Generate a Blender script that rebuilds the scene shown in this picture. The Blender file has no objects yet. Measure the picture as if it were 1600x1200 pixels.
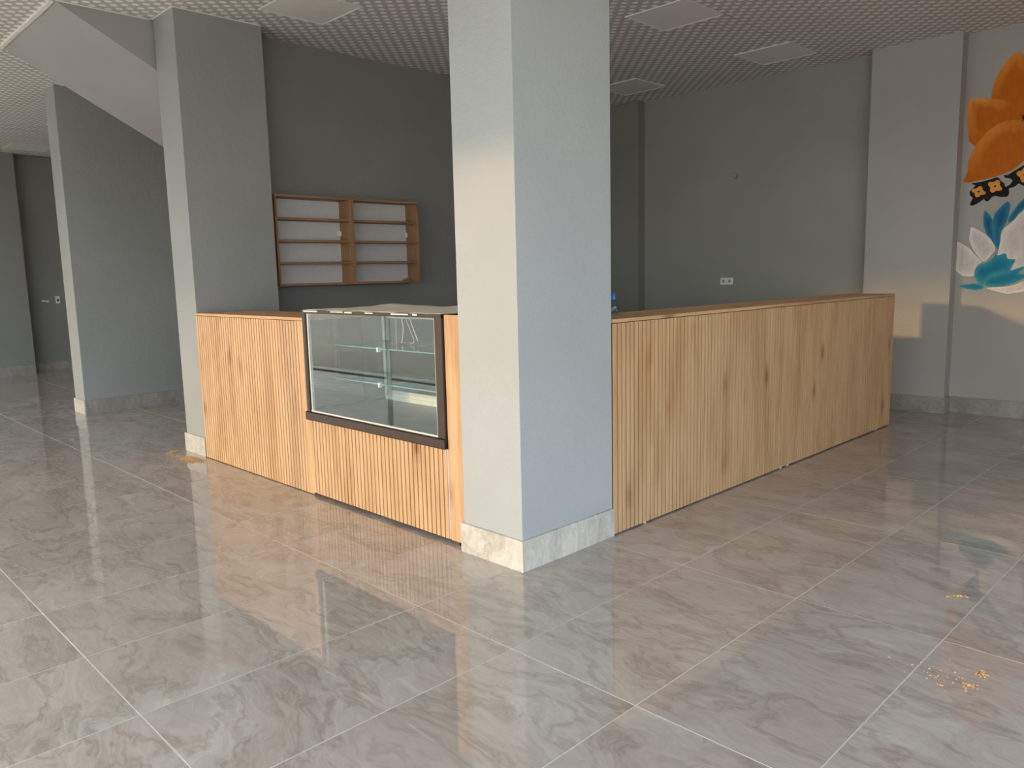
import bpy, bmesh, math, random
from mathutils import Vector, Matrix
random.seed(7)
C = bpy.context.scene.collection
sc = bpy.context.scene

# ---------------------------------------------------------------- camera, sky, sun, exposure
cam_data = bpy.data.cameras.new('camera')
cam_data.sensor_fit = 'HORIZONTAL'
cam_data.sensor_width = 36.0
cam_data.lens = 1218.09 / 1600 * 36.0
cam_data.clip_start = 0.05
cam = bpy.data.objects.new('camera', cam_data)
R_ = Vector((0.7034499899993568, 0.7103591614760153, -0.023408829039424137))
U_ = Vector((-0.08262777683917533, 0.11444766405913115, 0.989987061878095))
D_ = Vector((-0.7059254649497495, 0.6944721692757029, -0.1392036064079495))
m = Matrix((R_, U_, -D_)).transposed().to_4x4()
m.translation = Vector((2.613568772893792, -2.615780072062001, 1.4662051748396336))
cam.matrix_world = m
C.objects.link(cam)
sc.camera = cam

SUN_TRAVEL = Vector((0.385, 1.0, -0.15)).normalized()
world = bpy.data.worlds.new('evening_sky'); sc.world = world; world.use_nodes = True
wn = world.node_tree.nodes; wl = world.node_tree.links
bg = wn['Background']
# clear evening sky: pale at the horizon, blue overhead, a little warmer on the side of the low sun
tc = wn.new('ShaderNodeTexCoord'); sep = wn.new('ShaderNodeSeparateXYZ'); wl.new(tc.outputs['Generated'], sep.inputs[0])
gr = wn.new('ShaderNodeValToRGB'); wl.new(sep.outputs[2], gr.inputs[0])
for el, (p_, c_) in zip((gr.color_ramp.elements[0], gr.color_ramp.elements[1], gr.color_ramp.elements.new(.25)), ((0.0, (.84, .92, 1.03)), (1.0, (.28, .47, .88)), (.35, (.62, .78, 1.0)))):
    el.position = p_; el.color = (*c_, 1)
dt = wn.new('ShaderNodeVectorMath'); dt.operation = 'DOT_PRODUCT'; wl.new(tc.outputs['Generated'], dt.inputs[0]); dt.inputs[1].default_value = -SUN_TRAVEL
wr_ = wn.new('ShaderNodeMapRange'); wr_.interpolation_type = 'SMOOTHSTEP'; wl.new(dt.outputs['Value'], wr_.inputs[0])
wr_.inputs[1].default_value = -.2; wr_.inputs[2].default_value = 1.0; wr_.inputs[3].default_value = 0; wr_.inputs[4].default_value = 1
mxs = wn.new('ShaderNodeMix'); mxs.data_type = 'RGBA'; mxs.blend_type = 'MULTIPLY'; wl.new(wr_.outputs[0], mxs.inputs[0]); wl.new(gr.outputs[0], mxs.inputs[6])
mxs.inputs[7].default_value = (1.10, .98, .82, 1)
wl.new(mxs.outputs[2], bg.inputs[0]); bg.inputs[1].default_value = 3.5

sd = bpy.data.lights.new('sun', 'SUN'); sd.energy = 1.3; sd.angle = math.radians(3.0); sd.color = (1.0, 0.60, 0.24)
so = bpy.data.objects.new('sun', sd); C.objects.link(so)
so.rotation_euler = (-SUN_TRAVEL).to_track_quat('Z', 'Y').to_euler()
so.location = (-3, -8, 6)

GY = -3.9      # plane of the glazing on the street side
GX = 5.0       # plane of the glazing on the other street side
HEAD = 2.70    # underside of the lintel over the glazing
WIN_Y1 = 2.0   # the second glazing ends here
def portal(name, loc, rot, sx, sy):
    ld = bpy.data.lights.new(name, 'AREA'); ld.shape = 'RECTANGLE'; ld.size = sx; ld.size_y = sy; ld.energy = 1
    ld.cycles.is_portal = True
    o = bpy.data.objects.new(name, ld); C.objects.link(o); o.location = loc; o.rotation_euler = rot
portal('street_opening_light', ((GX - 12.5) / 2, GY + .12, HEAD / 2), (math.radians(90), 0, 0), GX + 12.5, HEAD)
portal('side_opening_light', (GX - .12, (GY + WIN_Y1) / 2, HEAD / 2), (math.radians(90), 0, math.radians(90)), WIN_Y1 - GY, HEAD)

sc.view_settings.view_transform = 'Standard'; sc.view_settings.look = 'None'
sc.view_settings.exposure = 0.66; sc.view_settings.gamma = 1.0
sc.view_settings.use_curve_mapping = False
sc.cycles.transparent_max_bounces = 32

# ---------------------------------------------------------------- materials
def newmat(name):
    mt = bpy.data.materials.new(name); mt.use_nodes = True
    nt = mt.node_tree; b = nt.nodes['Principled BSDF']
    return mt, nt, b
def N(nt, t, **kw):
    n = nt.nodes.new(t)
    for k, v in kw.items():
        setattr(n, k, v)
    return n
def val(n, **kw):
    for k, v in kw.items():
        n.inputs[k].default_value = v
def ramp(nt, stops, fac):
    r = nt.nodes.new('ShaderNodeValToRGB'); e = r.color_ramp.elements
    while len(e) < len(stops): e.new(0.5)
    for el, (p_, c_) in zip(e, stops):
        el.position = p_; el.color = (*c_, 1)
    nt.links.new(fac, r.inputs[0]); return r
def noise(nt, vec, scale, detail=4, rough=.5, dist=0.0):
    n = nt.nodes.new('ShaderNodeTexNoise'); n.inputs['Scale'].default_value = scale
    n.inputs['Detail'].default_value = detail; n.inputs['Roughness'].default_value = rough
    n.inputs['Distortion'].default_value = dist
    if vec is not None: nt.links.new(vec, n.inputs['Vector'])
    return n
def mapping(nt, vec, scale=(1, 1, 1), rot=(0, 0, 0)):
    mp = nt.nodes.new('ShaderNodeMapping'); mp.inputs['Scale'].default_value = scale; mp.inputs['Rotation'].default_value = rot
    nt.links.new(vec, mp.inputs['Vector']); return mp.outputs[0]
def bump(nt, b, h, strength, dist=.002):
    bp = nt.nodes.new('ShaderNodeBump'); bp.inputs['Strength'].default_value = strength; bp.inputs['Distance'].default_value = dist
    nt.links.new(h, bp.inputs['Height']); nt.links.new(bp.outputs[0], b.inputs['Normal'])
def mixc(nt, a, bcol, fac, mode='MIX'):
    mx = nt.nodes.new('ShaderNodeMix'); mx.data_type = 'RGBA'; mx.blend_type = mode
    for s, v in ((0, fac), (6, a), (7, bcol)):
        if hasattr(v, 'links') or isinstance(v, bpy.types.NodeSocket): nt.links.new(v, mx.inputs[s])
        else: mx.inputs[s].default_value = v if s == 0 else (*v, 1)
    return mx.outputs[2]
def math_(nt, op, a, b=None, c=None):
    n = nt.nodes.new('ShaderNodeMath'); n.operation = op
    for i, v in enumerate((a, b, c)):
        if v is None: continue
        if isinstance(v, bpy.types.NodeSocket): nt.links.new(v, n.inputs[i])
        else: n.inputs[i].default_value = v
    return n.outputs[0]
def pos(nt): return nt.nodes.new('ShaderNodeNewGeometry').outputs['Position']

def plain(name, col, rough=.5, metal=0.0, spec=.5, mottle=.06, mscale=18):
    mt, nt, b = newmat(name)
    n = noise(nt, pos(nt), mscale, 5)
    lo = tuple(c * (1 - mottle) for c in col); hi = tuple(min(1, c * (1 + mottle)) for c in col)
    r = ramp(nt, [(.3, lo), (.7, hi)], n.outputs[0])
    nt.links.new(r.outputs[0], b.inputs['Base Color'])
    val(b, Roughness=rough, Metallic=metal); b.inputs['Specular IOR Level'].default_value = spec
    return mt

def paint(name, col, bumpy=.5, patchy=.05):
    """rolled grey emulsion: fine orange-peel relief and faint roller patches"""
    mt, nt, b = newmat(name); P = pos(nt)
    n = noise(nt, P, 1.3, 4)
    r = ramp(nt, [(.3, tuple(c * (1 - patchy) for c in col)), (.7, tuple(c * (1 + patchy) for c in col))], n.outputs[0])
    nt.links.new(r.outputs[0], b.inputs['Base Color'])
    f = noise(nt, P, 130, 4, .6); g = noise(nt, P, 28, 3, .5)
    h = math_(nt, 'ADD', f.outputs[0], math_(nt, 'MULTIPLY', g.outputs[0], 1.5))
    bump(nt, b, h, bumpy, .0025)
    val(b, Roughness=.62); b.inputs['Specular IOR Level'].default_value = .25
    return mt

def oak(name, light, dark, vertical=True, axis='Z'):
    mt, nt, b = newmat(name); P = pos(nt)
    s = {'Z': (34, 34, 1.0), 'X': (1.0, 34, 34), 'Y': (34, 1.0, 34)}[axis]
    s2 = {'Z': (5, 5, .9), 'X': (.9, 5, 5), 'Y': (5, .9, 5)}[axis]
    warp = noise(nt, mapping(nt, P, tuple(v * .5 for v in s2)), 2.0, 3)
    vadd = nt.nodes.new('ShaderNodeVectorMath'); vadd.operation = 'MULTIPLY_ADD'
    nt.links.new(warp.outputs['Color'], vadd.inputs[0]); vadd.inputs[1].default_value = (.07, .07, .07); nt.links.new(P, vadd.inputs[2])
    V = vadd.outputs[0]
    n1 = noise(nt, mapping(nt, V, s), 1.6, 6, .62)
    n2 = noise(nt, mapping(nt, V, s2), 1.5, 3, .5)
    base = ramp(nt, [(.28, dark), (.5, tuple((a + c) / 2 for a, c in zip(light, dark))), (.72, light)], n1.outputs[0])
    tint = ramp(nt, [(.32, (.78, .70, .62)), (.55, (1, 1, 1))], n2.outputs[0])
    col = mixc(nt, base.outputs[0], tint.outputs[0], .75, 'MULTIPLY')
    ks = {'Z': (4.2, 4.2, 1.9), 'X': (1.9, 4.2, 4.2), 'Y': (4.2, 1.9, 4.2)}[axis]
    vo = nt.nodes.new('ShaderNodeTexVoronoi'); vo.inputs['Scale'].default_value = 1.0
    nt.links.new(mapping(nt, V, ks), vo.inputs['Vector'])
    kn = ramp(nt, [(.05, (.45, .33, .24)), (.12, (.82, .74, .68)), (.22, (1, 1, 1))], vo.outputs['Distance'])
    col = mixc(nt, col, kn.outputs[0], .8, 'MULTIPLY')
    nt.links.new(col, b.inputs['Base Color'])
    bump(nt, b, n1.outputs[0], .12, .001)
    val(b, Roughness=.5); b.inputs['Specular IOR Level'].default_value = .3
    return mt

def marble(name, tones, rough, per_tile=True, scale=1.0, vein=1.0):
    """polished stone-look porcelain: swirling clouds and thin darker veins"""
    mt, nt, b = newmat(name); P = pos(nt)
    if per_tile:
        oi = nt.nodes.new('ShaderNodeObjectInfo')
        cx = nt.nodes.new('ShaderNodeCombineXYZ')
        nt.links.new(math_(nt, 'MULTIPLY', oi.outputs['Random'], 37.0), cx.inputs[2])
        va = nt.nodes.new('ShaderNodeVectorMath'); va.operation = 'ADD'
        nt.links.new(P, va.inputs[0]); nt.links.new(cx.outputs[0], va.inputs[1]); P2 = va.outputs[0]
    else:
        P2 = P
    M = mapping(nt, P2, (1.0 * scale, 2.1 * scale, 1.0 * scale), (0, 0, math.radians(24)))
    w1 = noise(nt, M, 1.1, 4, .55)
    vm = nt.nodes.new('ShaderNodeVectorMath'); vm.operation = 'MULTIPLY_ADD'
    nt.links.new(w1.outputs['Color'], vm.inputs[0]); vm.inputs[1].default_value = (1.5, 1.5, 1.5); nt.links.new(M, vm.inputs[2])
    c1 = noise(nt, vm.outputs[0], 1.5, 8, .6)
    base = ramp(nt, [(.30, tones[0]), (.47, tones[1]), (.62, tones[2]), (.75, tones[3])], c1.outputs[0])
    # fine streaks following the swirl
    st = noise(nt, mapping(nt, vm.outputs[0], (2.2, 9, 2.2)), 2.0, 7, .65)
    stc = ramp(nt, [(.35, (.84, .82, .80)), (.6, (1.06, 1.06, 1.06))], st.outputs[0])
    col = mixc(nt, base.outputs[0], stc.outputs[0], .7, 'MULTIPLY')
    v1 = noise(nt, vm.outputs[0], 1.15, 9, .62)
    rid = math_(nt, 'ABSOLUTE', math_(nt, 'SUBTRACT', v1.outputs[0], .5))
    vr = ramp(nt, [(0.0, (.70, .67, .645)), (.012, (.85, .83, .81)), (.04, (1, 1, 1))], rid)
    col = mixc(nt, col, vr.outputs[0], .75 * vein, 'MULTIPLY')
    nt.links.new(col, b.inputs['Base Color'])
    val(b, Roughness=rough); b.inputs['Specular IOR Level'].default_value = .5
    b.inputs['IOR'].default_value = 1.85 if per_tile else 1.5
    wv = noise(nt, P2, 2.6, 2, .5)
    bump(nt, b, wv.outputs[0], .035, .02) if per_tile else None
    if per_tile:
        rr = ramp(nt, [(.4, (rough, rough, rough)), (.75, (rough + .03,) * 3)], noise(nt, P2, 5, 6, .7).outputs[0])
        nt.links.new(rr.outputs[0], b.inputs['Roughness'])
    return mt

def ceiling_tile_mat():
    """vinyl-faced plaster tile: staggered raised discs on a darker ground"""
    mt, nt, b = newmat('ceiling_vinyl'); P = pos(nt)
    def lattice(off):
        mp = nt.nodes.new('ShaderNodeMapping'); mp.inputs['Location'].default_value = off; mp.inputs['Scale'].default_value = (1 / .12, 1 / .12, 0)
        nt.links.new(P, mp.inputs['Vector'])
        fr = nt.nodes.new('ShaderNodeVectorMath'); fr.operation = 'FRACTION'; nt.links.new(mp.outputs[0], fr.inputs[0])
        sb = nt.nodes.new('ShaderNodeVectorMath'); sb.operation = 'SUBTRACT'; nt.links.new(fr.outputs[0], sb.inputs[0]); sb.inputs[1].default_value = (.5, .5, 0)
        ln = nt.nodes.new('ShaderNodeVectorMath'); ln.operation = 'LENGTH'; nt.links.new(sb.outputs[0], ln.inputs[0])
        return ln.outputs['Value']
    # grid joints at X = -1.63 + .6k, Y = -.01 + .6k; discs sit 3 cm in from them
    a = lattice((100.5 + 1.63 / .12 + .25 - .0, 100.5 + .01 / .12 + .25, 0)); c = lattice((100.0 + 1.63 / .12 + .25, 100.0 + .01 / .12 + .25, 0))
    d = math_(nt, 'MINIMUM', a, c)
    disc = ramp(nt, [(.20, (1, 1, 1)), (.25, (0, 0, 0))], d)
    fl = noise(nt, P, 90, 3)
    g = ramp(nt, [(.35, (.47, .447, .42)), (.65, (.58, .553, .52))], fl.outputs[0])
    col = mixc(nt, g.outputs[0], (.90, .87, .83), disc.outputs[0])
    nt.links.new(col, b.inputs['Base Color'])
    bump(nt, b, disc.outputs[0], .5, .002)
    val(b, Roughness=.45); b.inputs['Specular IOR Level'].default_value = .35
    return mt

def thin_glass(name, tint, refl_rough=.0, f0=.045, dirt=.0):
    mt = bpy.data.materials.new(name); mt.use_nodes = True; nt = mt.node_tree
    nt.nodes.remove(nt.nodes['Principled BSDF']); out = nt.nodes['Material Output']
    tr = nt.nodes.new('ShaderNodeBsdfTransparent'); tr.inputs[0].default_value = (*tint, 1)
    gl = nt.nodes.new('ShaderNodeBsdfGlossy'); gl.inputs['Roughness'].default_value = refl_rough
    fr = nt.nodes.new('ShaderNodeLayerWeight'); fr.inputs[0].default_value = .5
    fac = math_(nt, 'MULTIPLY_ADD', math_(nt, 'POWER', fr.outputs['Facing'], 5.0), .9, f0)
    mx = nt.nodes.new('ShaderNodeMixShader'); nt.links.new(fac, mx.inputs[0]); nt.links.new(tr.outputs[0], mx.inputs[1]); nt.links.new(gl.outputs[0], mx.inputs[2])
    last = mx.outputs[0]
    if dirt:
        df = nt.nodes.new('ShaderNodeBsdfDiffuse'); df.inputs[0].default_value = (.6, .6, .57, 1)
        n = noise(nt, pos(nt), 4, 5)
        m2 = nt.nodes.new('ShaderNodeMixShader'); nt.links.new(math_(nt, 'MULTIPLY', n.outputs[0], dirt), m2.inputs[0])
        nt.links.new(last, m2.inputs[1]); nt.links.new(df.outputs[0], m2.inputs[2]); last = m2.outputs[0]
    nt.links.new(last, out.inputs[0]); return mt

def painted(name, attr='shade', rough=.6):
    """mural paint: the tone of each brush area is stored with the shape"""
    mt, nt, b = newmat(name)
    at = nt.nodes.new('ShaderNodeVertexColor'); at.layer_name = attr
    P = pos(nt); n = noise(nt, mapping(nt, P, (9, 9, 4)), 3, 5, .6)
    r = ramp(nt, [(.35, (.88, .88, .88)), (.65, (1.06, 1.06, 1.06))], n.outputs[0])
    nt.links.new(mixc(nt, at.outputs[0], r.outputs[0], .8, 'MULTIPLY'), b.inputs['Base Color'])
    val(b, Roughness=rough); b.inputs['Specular IOR Level'].default_value = .2
    return mt

M = {}
M['wall'] = paint('grey_wall_paint', (.245, .24, .228))
M['wall_mid'] = paint('lit_back_wall_paint', (.31, .305, .288))  # same wall paint, lightened to put this wall's extra light in the colour
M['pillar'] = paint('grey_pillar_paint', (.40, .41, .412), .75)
M['wall_lit'] = paint('lit_grey_wall_paint', (.40, .38, .36))  # brighter copy of the wall paint, light falloff painted into the colour
M['pillar_dim'] = paint('shaded_pillar_paint', (.31, .31, .30), .6)  # pillar paint darkened: the shade on the left pillars is in the colour
M['soffit'] = paint('grey_soffit_paint', (.37, .355, .345), .35)
M['oak_z'] = oak('light_oak_upright_grain', (.65, .415, .235), (.50, .29, .145), axis='Z')
M['oak_x'] = oak('light_oak_grain_along_counter', (.65, .415, .235), (.50, .29, .145), axis='X')
M['oak_y'] = oak('light_oak_grain_along_side', (.65, .415, .235), (.50, .29, .145), axis='Y')
M['shelf_y'] = oak('shaded_shelf_oak', (.40, .225, .115), (.29, .15, .07), axis='Y')  # same oak as the counters, dimmer light on the shelf put into the tones
M['shelf_z'] = oak('shaded_shelf_oak_upright', (.40, .225, .115), (.29, .15, .07), axis='Z')
M['groove'] = plain('groove_shadow_wood', (.10, .05, .022), .8)
M['tile'] = marble('floor_porcelain', [(.385, .335, .305), (.425, .38, .352), (.46, .42, .392), (.52, .488, .46)], .015)
M['skirting'] = marble('skirting_porcelain', [(.46, .42, .375), (.56, .52, .465), (.63, .59, .53), (.70, .66, .60)], .22, False, 2.4, .6)
M['skirting_dim'] = marble('shaded_skirting_porcelain', [(.27, .245, .225), (.32, .295, .27), (.36, .335, .31), (.42, .39, .37)], .25, False, 2.4, .6)  # skirting stone with shadow put into its tones, for the shaded pieces
M['grout'] = plain('pale_grout', (.72, .68, .63), .8)
M['ceil'] = ceiling_tile_mat()
M['ceil_back'] = plain('ceiling_plaster', (.5, .49, .47), .8)
M['lamp_panel'] = plain('unlit_lamp_diffuser', (.80, .77, .74), .35, mottle=.02)
M['lamp_rim'] = plain('lamp_rim_white', (.78, .76, .73), .4)
M['white_trim'] = plain('white_plaster_trim', (.80, .77, .73), .7)
M['bronze'] = plain('dark_bronze_metal', (.055, .038, .030), .5, .0, .25)
M['black'] = plain('black_rubber', (.012, .012, .012), .5)
M['alu'] = plain('brushed_aluminium', (.72, .70, .65), .35, .15)
M['alu_cream'] = plain('pale_aluminium_track', (.85, .80, .68), .4, .0)
M['steel_deck'] = plain('dull_steel_deck', (.17, .145, .125), .35, .05, mottle=.25, mscale=5)
M['film'] = plain('dusty_protective_film', (.92, .86, .76), .55, mottle=.15, mscale=7)
_nt = M['film'].node_tree; _t = _nt.nodes.new('ShaderNodeBsdfTranslucent'); _t.inputs[0].default_value = (.85, .82, .75, 1)
_m = _nt.nodes.new('ShaderNodeMixShader'); _m.inputs[0].default_value = .1
_nt.links.new(_nt.nodes['Principled BSDF'].outputs[0], _m.inputs[1]); _nt.links.new(_t.outputs[0], _m.inputs[2]); _nt.links.new(_m.outputs[0], _nt.nodes['Material Output'].inputs[0])
M['glass'] = thin_glass('clear_glass', (.945, .975, .965), dirt=.012)
M['glass_store'] = thin_glass('storefront_glass', (.96, .98, .97))
M['glass_edge'] = plain('green_glass_edge', (.06, .26, .20), .15)
M['white_plastic'] = plain('white_plastic', (.82, .81, .78), .3, mottle=.02)
M['grey_hole'] = plain('socket_recess', (.33, .33, .32), .4)
M['liner'] = plain('lilac_panel_edge', (.55, .44, .46), .6)
M['dark_core'] = plain('dark_brown_board', (.07, .05, .04), .6)
M['back_white'] = plain('white_shelf_backing', (.66, .64, .63), .55, mottle=.03)
M['copper_white'] = plain('white_cable', (.70, .66, .60), .4)
M['tan_cable'] = plain('tan_cable', (.50, .38, .27), .5)
M['pink_cable'] = plain('pink_cable', (.55, .36, .33), .5)
M['sawdust'] = plain('sawdust', (.56, .33, .15), .95, mottle=.3, mscale=300)
M['mural'] = painted('mural_paint')
M['blue_cap'] = plain('blue_plastic', (.01, .15, .38), .3)
M['pet'] = thin_glass('clear_bottle_plastic', (.80, .90, .97))
M['paper'] = plain('torn_brown_paper', (.28, .20, .13), .8)
M['frame_dark'] = plain('storefront_frame', (.22, .21, .20), .4)
M['paving'] = plain('street_paving', (.56, .52, .46), .9, mottle=.15, mscale=2)

# ---------------------------------------------------------------- mesh helpers
def add_box(bm, x0, x1, y0, y1, z0, z1, mi=0):
    vs = [bm.verts.new(v) for v in ((x0, y0, z0), (x1, y0, z0), (x1, y1, z0), (x0, y1, z0), (x0, y0, z1), (x1, y0, z1), (x1, y1, z1), (x0, y1, z1))]
    fs = []
    for f in ((0, 3, 2, 1), (4, 5, 6, 7), (0, 1, 5, 4), (1, 2, 6, 5), (2, 3, 7, 6), (3, 0, 4, 7)):
        fc = bm.faces.new([vs[i] for i in f]); fc.material_index = mi; fs.append(fc)
    return fs
def finish(bm, name, mats, parent=None, bevel=0.0, seg=1, smooth=False):
    if bevel:
        bmesh.ops.bevel(bm, geom=list(bm.edges), offset=bevel, segments=seg, profile=.6, affect='EDGES')
    me = bpy.data.meshes.new(name)
    bmesh.ops.recalc_face_normals(bm, faces=bm.faces)
    bm.to_mesh(me); bm.free()
    for mt in (mats if isinstance(mats, (list, tuple)) else [mats]): me.materials.append(mt)
    if smooth:
        for p_ in me.polygons: p_.use_smooth = True
    o = bpy.data.objects.new(name, me); C.objects.link(o)
    if parent is not None:
        o.parent = parent; o.matrix_parent_inverse = Matrix.Translation(-parent.location)
    return o
def boxo(name, x0, x1, y0, y1, z0, z1, mat, parent=None, bevel=0.0, seg=1):
    bm = bmesh.new(); add_box(bm, x0, x1, y0, y1, z0, z1)
    return finish(bm, name, mat, parent, bevel, seg)
def empty(name, loc, label=None, cat=None, group=None):
    o = bpy.data.objects.new(name, None); o.location = loc; o.empty_display_size = .1; C.objects.link(o)
    if label: o['label'] = label
    if cat: o['category'] = cat
    if group: o['group'] = group
    return o
def tag(o, label=None, cat=None, group=None, kind=None):
    for k, v in (('label', label), ('category', cat), ('group', group), ('kind', kind)):
        if v: o[k] = v
    return o
def tube(name, pts, r, mat, parent=None, segs=8, cap=True):
    bm = bmesh.new(); rings = []
    P_ = [Vector(q) for q in pts]
    for i, q in enumerate(P_):
        d = (P_[min(i + 1, len(P_) - 1)] - P_[max(i - 1, 0)]).normalized()
        a = d.orthogonal().normalized() if i == 0 else (a - d * a.dot(d)).normalized()
        b = d.cross(a)
        rings.append([bm.verts.new(q + r * (a * math.cos(t) + b * math.sin(t))) for t in [2 * math.pi * k / segs for k in range(segs)]])
    for r0, r1 in zip(rings, rings[1:]):
        for k in range(segs):
            bm.faces.new((r0[k], r0[(k + 1) % segs], r1[(k + 1) % segs], r1[k]))
    if cap:
        bm.faces.new(rings[0][::-1]); bm.faces.new(rings[-1])
    return finish(bm, name, mat, parent, smooth=True)
def lathe(name, profile, centre, mat, parent=None, segs=20, axis='Z', smooth=True):
    bm = bmesh.new(); rings = []
    for r, h in profile:
        ring = []
        for k in range(segs):
            t = 2 * math.pi * k / segs; c_, s_ = r * math.cos(t), r * math.sin(t)
            v = {'Z': (c_, s_, h), 'Y': (c_, h, s_), 'X': (h, c_, s_)}[axis]
            ring.append(bm.verts.new(Vector(centre) + Vector(v)))
        rings.append(ring)
    for r0, r1 in zip(rings, rings[1:]):
        for k in range(segs):
            bm.faces.new((r0[k], r0[(k + 1) % segs], r1[(k + 1) % segs], r1[k]))
    bm.faces.new(rings[0][::-1]); bm.faces.new(rings[-1])
    return finish(bm, name, mat, parent, smooth=smooth)
def smooth_path(pts, n=6):
    P_ = [Vector(q) for q in pts]; out = []
    for i in range(len(P_) - 1):
        p0 = P_[max(i - 1, 0)]; p1 = P_[i]; p2 = P_[i + 1]; p3 = P_[min(i + 2, len(P_) - 1)]
        for k in range(n):
            t = k / n
            out.append(.5 * ((2 * p1) + (p2 - p0) * t + (2 * p0 - 5 * p1 + 4 * p2 - p3) * t * t + (3 * p1 - p0 - 3 * p2 + p3) * t ** 3))
    out.append(P_[-1]); return out

CEIL = 3.6

# ---------------------------------------------------------------- the setting: floor
floor = tag(boxo('floor', -12.8, GX + .1, GY - .1, 6.2, -.019, -.0012, M['grout']), kind='structure')
def tile_mesh(sx, sy):
    bm = bmesh.new(); add_box(bm, -sx / 2, sx / 2, -sy / 2, sy / 2, -.009, 0)
    me = bpy.data.meshes.new('tile'); bmesh.ops.recalc_face_normals(bm, faces=bm.faces); bm.to_mesh(me); bm.free(); me.materials.append(M['tile']); return me
FX, FY, GAP = 1.7232, .6049, .0050
tm = tile_mesh(.6 - GAP, 1.2 - GAP)
cells = []
for i in range(-24, 7):
    for j in range(-4, 5):
        x0 = FX + .6 * i; y0 = FY + 1.2 * j
        if x0 + .6 < -12.6 or x0 > GX or y0 + 1.2 < GY or y0 > 6.0: continue
        cells.append((x0 + .3, y0 + .6))
cells.sort(key=lambda c_: (c_[0] - 2.6) ** 2 + (c_[1] + 2.6) ** 2)
for n, (x, y) in enumerate(cells):
    o = bpy.data.objects.new('tile', tm); C.objects.link(o); o.parent = floor
    o.location = (x, y, 0); o.rotation_euler = (random.uniform(-.0006, .0006), random.uniform(-.0006, .0006), 0)

# ---------------------------------------------------------------- the setting: ceiling with its tiles
ceiling = tag(boxo('ceiling', -12.8, GX + .1, GY - .1, 6.2, CEIL + .012, CEIL + .15, M['ceil_back']), kind='structure')
def ctile_mesh():
    bm = bmesh.new(); s = .6 - .003
    add_box(bm, -s / 2, s / 2, -s / 2, s / 2, 0, .010); me = bpy.data.meshes.new('tile')
    bmesh.ops.recalc_face_normals(bm, faces=bm.faces); bm.to_mesh(me); bm.free(); me.materials.append(M['ceil']); return me
cm = ctile_mesh()
CX, CY = -1.63, -.01
lamps = [(-1.63, 2.99), (-1.63, 4.79), (-3.43, 4.79), (-3.43, .59), (-11.83, .59), (-9.43, .59)]
lampcells = {(round((a - CX) / .6), round((b - CY) / .6)) for a, b in lamps}
cam_p = cam.matrix_world.translation
near, far_ = [], []
for i in range(-19, 12):
    for j in range(-7, 10):
        if (i, j) in lampcells: continue
        x = CX + .6 * i + .3; y = CY + .6 * j + .3
        if x < -12.6 or x > GX or y > 6.0 or y < GY: continue
        if -5.84 + .25 < x < -4.22 - .25 and y > -.35: continue
        if x < -4.2 and y > 3.1: continue
        v = Vector((x, y, CEIL)) - cam_p; z = v.dot(D_)
        seen = z > .2 and abs(v.dot(R_) / z) < .74 and abs(v.dot(U_) / z) < .62
        (near if seen else far_).append((v.length, x, y))
near.sort()
for q in near[290:]: far_.append(q)
for _, x, y in near[:290]:
    o = bpy.data.objects.new('tile', cm); C.objects.link(o); o.parent = ceiling
    o.location = (x, y, CEIL + random.uniform(0, .0025)); o.rotation_euler = (random.uniform(-.002, .002), random.uniform(-.002, .002), 0)
bm = bmesh.new()
for _, x, y in far_: add_box(bm, x - .2985, x + .2985, y - .2985, y + .2985, CEIL, CEIL + .01)
tag(finish(bm, 'ceiling_tiling', M['ceil'], ceiling), kind='stuff')

lamp_labels = ['flush square ceiling lamp, switched off, right above the long counter beside the big pillar',
               'flush square ceiling lamp, switched off, nearest the pilaster at the back wall',
               'flush square ceiling lamp, switched off, half hidden by the big pillar in the back corner',
               'flush square ceiling lamp, switched off, in front of the wall with the oak shelf',
               'flush square ceiling lamp at the far end of the passage on the left',
               'flush square ceiling lamp, only its corner showing behind the narrow pillar']
for (a, b), lb in zip(lamps, lamp_labels):
    t = empty('ceiling_lamp', (a + .3, b + .3, CEIL), lb, 'ceiling lamp', 'square ceiling lamps')
    boxo('diffuser', a + .018, a + .582, b + .018, b + .582, CEIL - .004, CEIL + .011, M['lamp_panel'], t)
    bm = bmesh.new()
    add_box(bm, a + .004, a + .596, b + .004, b + .018, CEIL - .007, CEIL + .011)
    add_box(bm, a + .004, a + .596, b + .582, b + .596, CEIL - .007, CEIL + .011)
    add_box(bm, a + .004, a + .018, b + .018, b + .582, CEIL - .007, CEIL + .011)
    add_box(bm, a + .582, a + .596, b + .018, b + .582, CEIL - .007, CEIL + .011)
    finish(bm, 'frame', M['lamp_rim'], t)

# ---------------------------------------------------------------- the setting: walls
WB = 5.9      # back wall plane
def wall(name, *b, mat=None, parent=None):
    o = boxo(name, *b, mat or M['wall'], parent)
    if parent is None: o['kind'] = 'structure'
    return o
T = CEIL + .008
wb = wall('wall_back', -12.7, 0.0, WB, WB + .2, -.0, T, mat=M['wall_mid'])
wall('wall_back_mural', 0.0, GX + .1, WB, WB + .2, -.0, T, mat=M['wall_lit'])
wall('pilaster', -4.07, -3.51, 5.76, WB + .01, 0, T, parent=wb)
wall('pilaster', -.63, .19, 5.745, WB + .01, 0, T, parent=wb, mat=M['wall_lit'])
ws = wall('wall_shelf_side', -4.215, -4.07, .812, WB, 0, T)
wf = wall('wall_far', -12.7, -12.5, GY, 3.2, 0, T)
wall('pilaster', -12.5, -12.28, -1.2, .83, 0, T, parent=wf)
wall('wall_passage_end', -12.5, -7.38, 3.0, 3.2, 0, T)
wall('wall_stair_end', -7.03, -4.215, 3.0, 3.2, 0, T)
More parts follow.
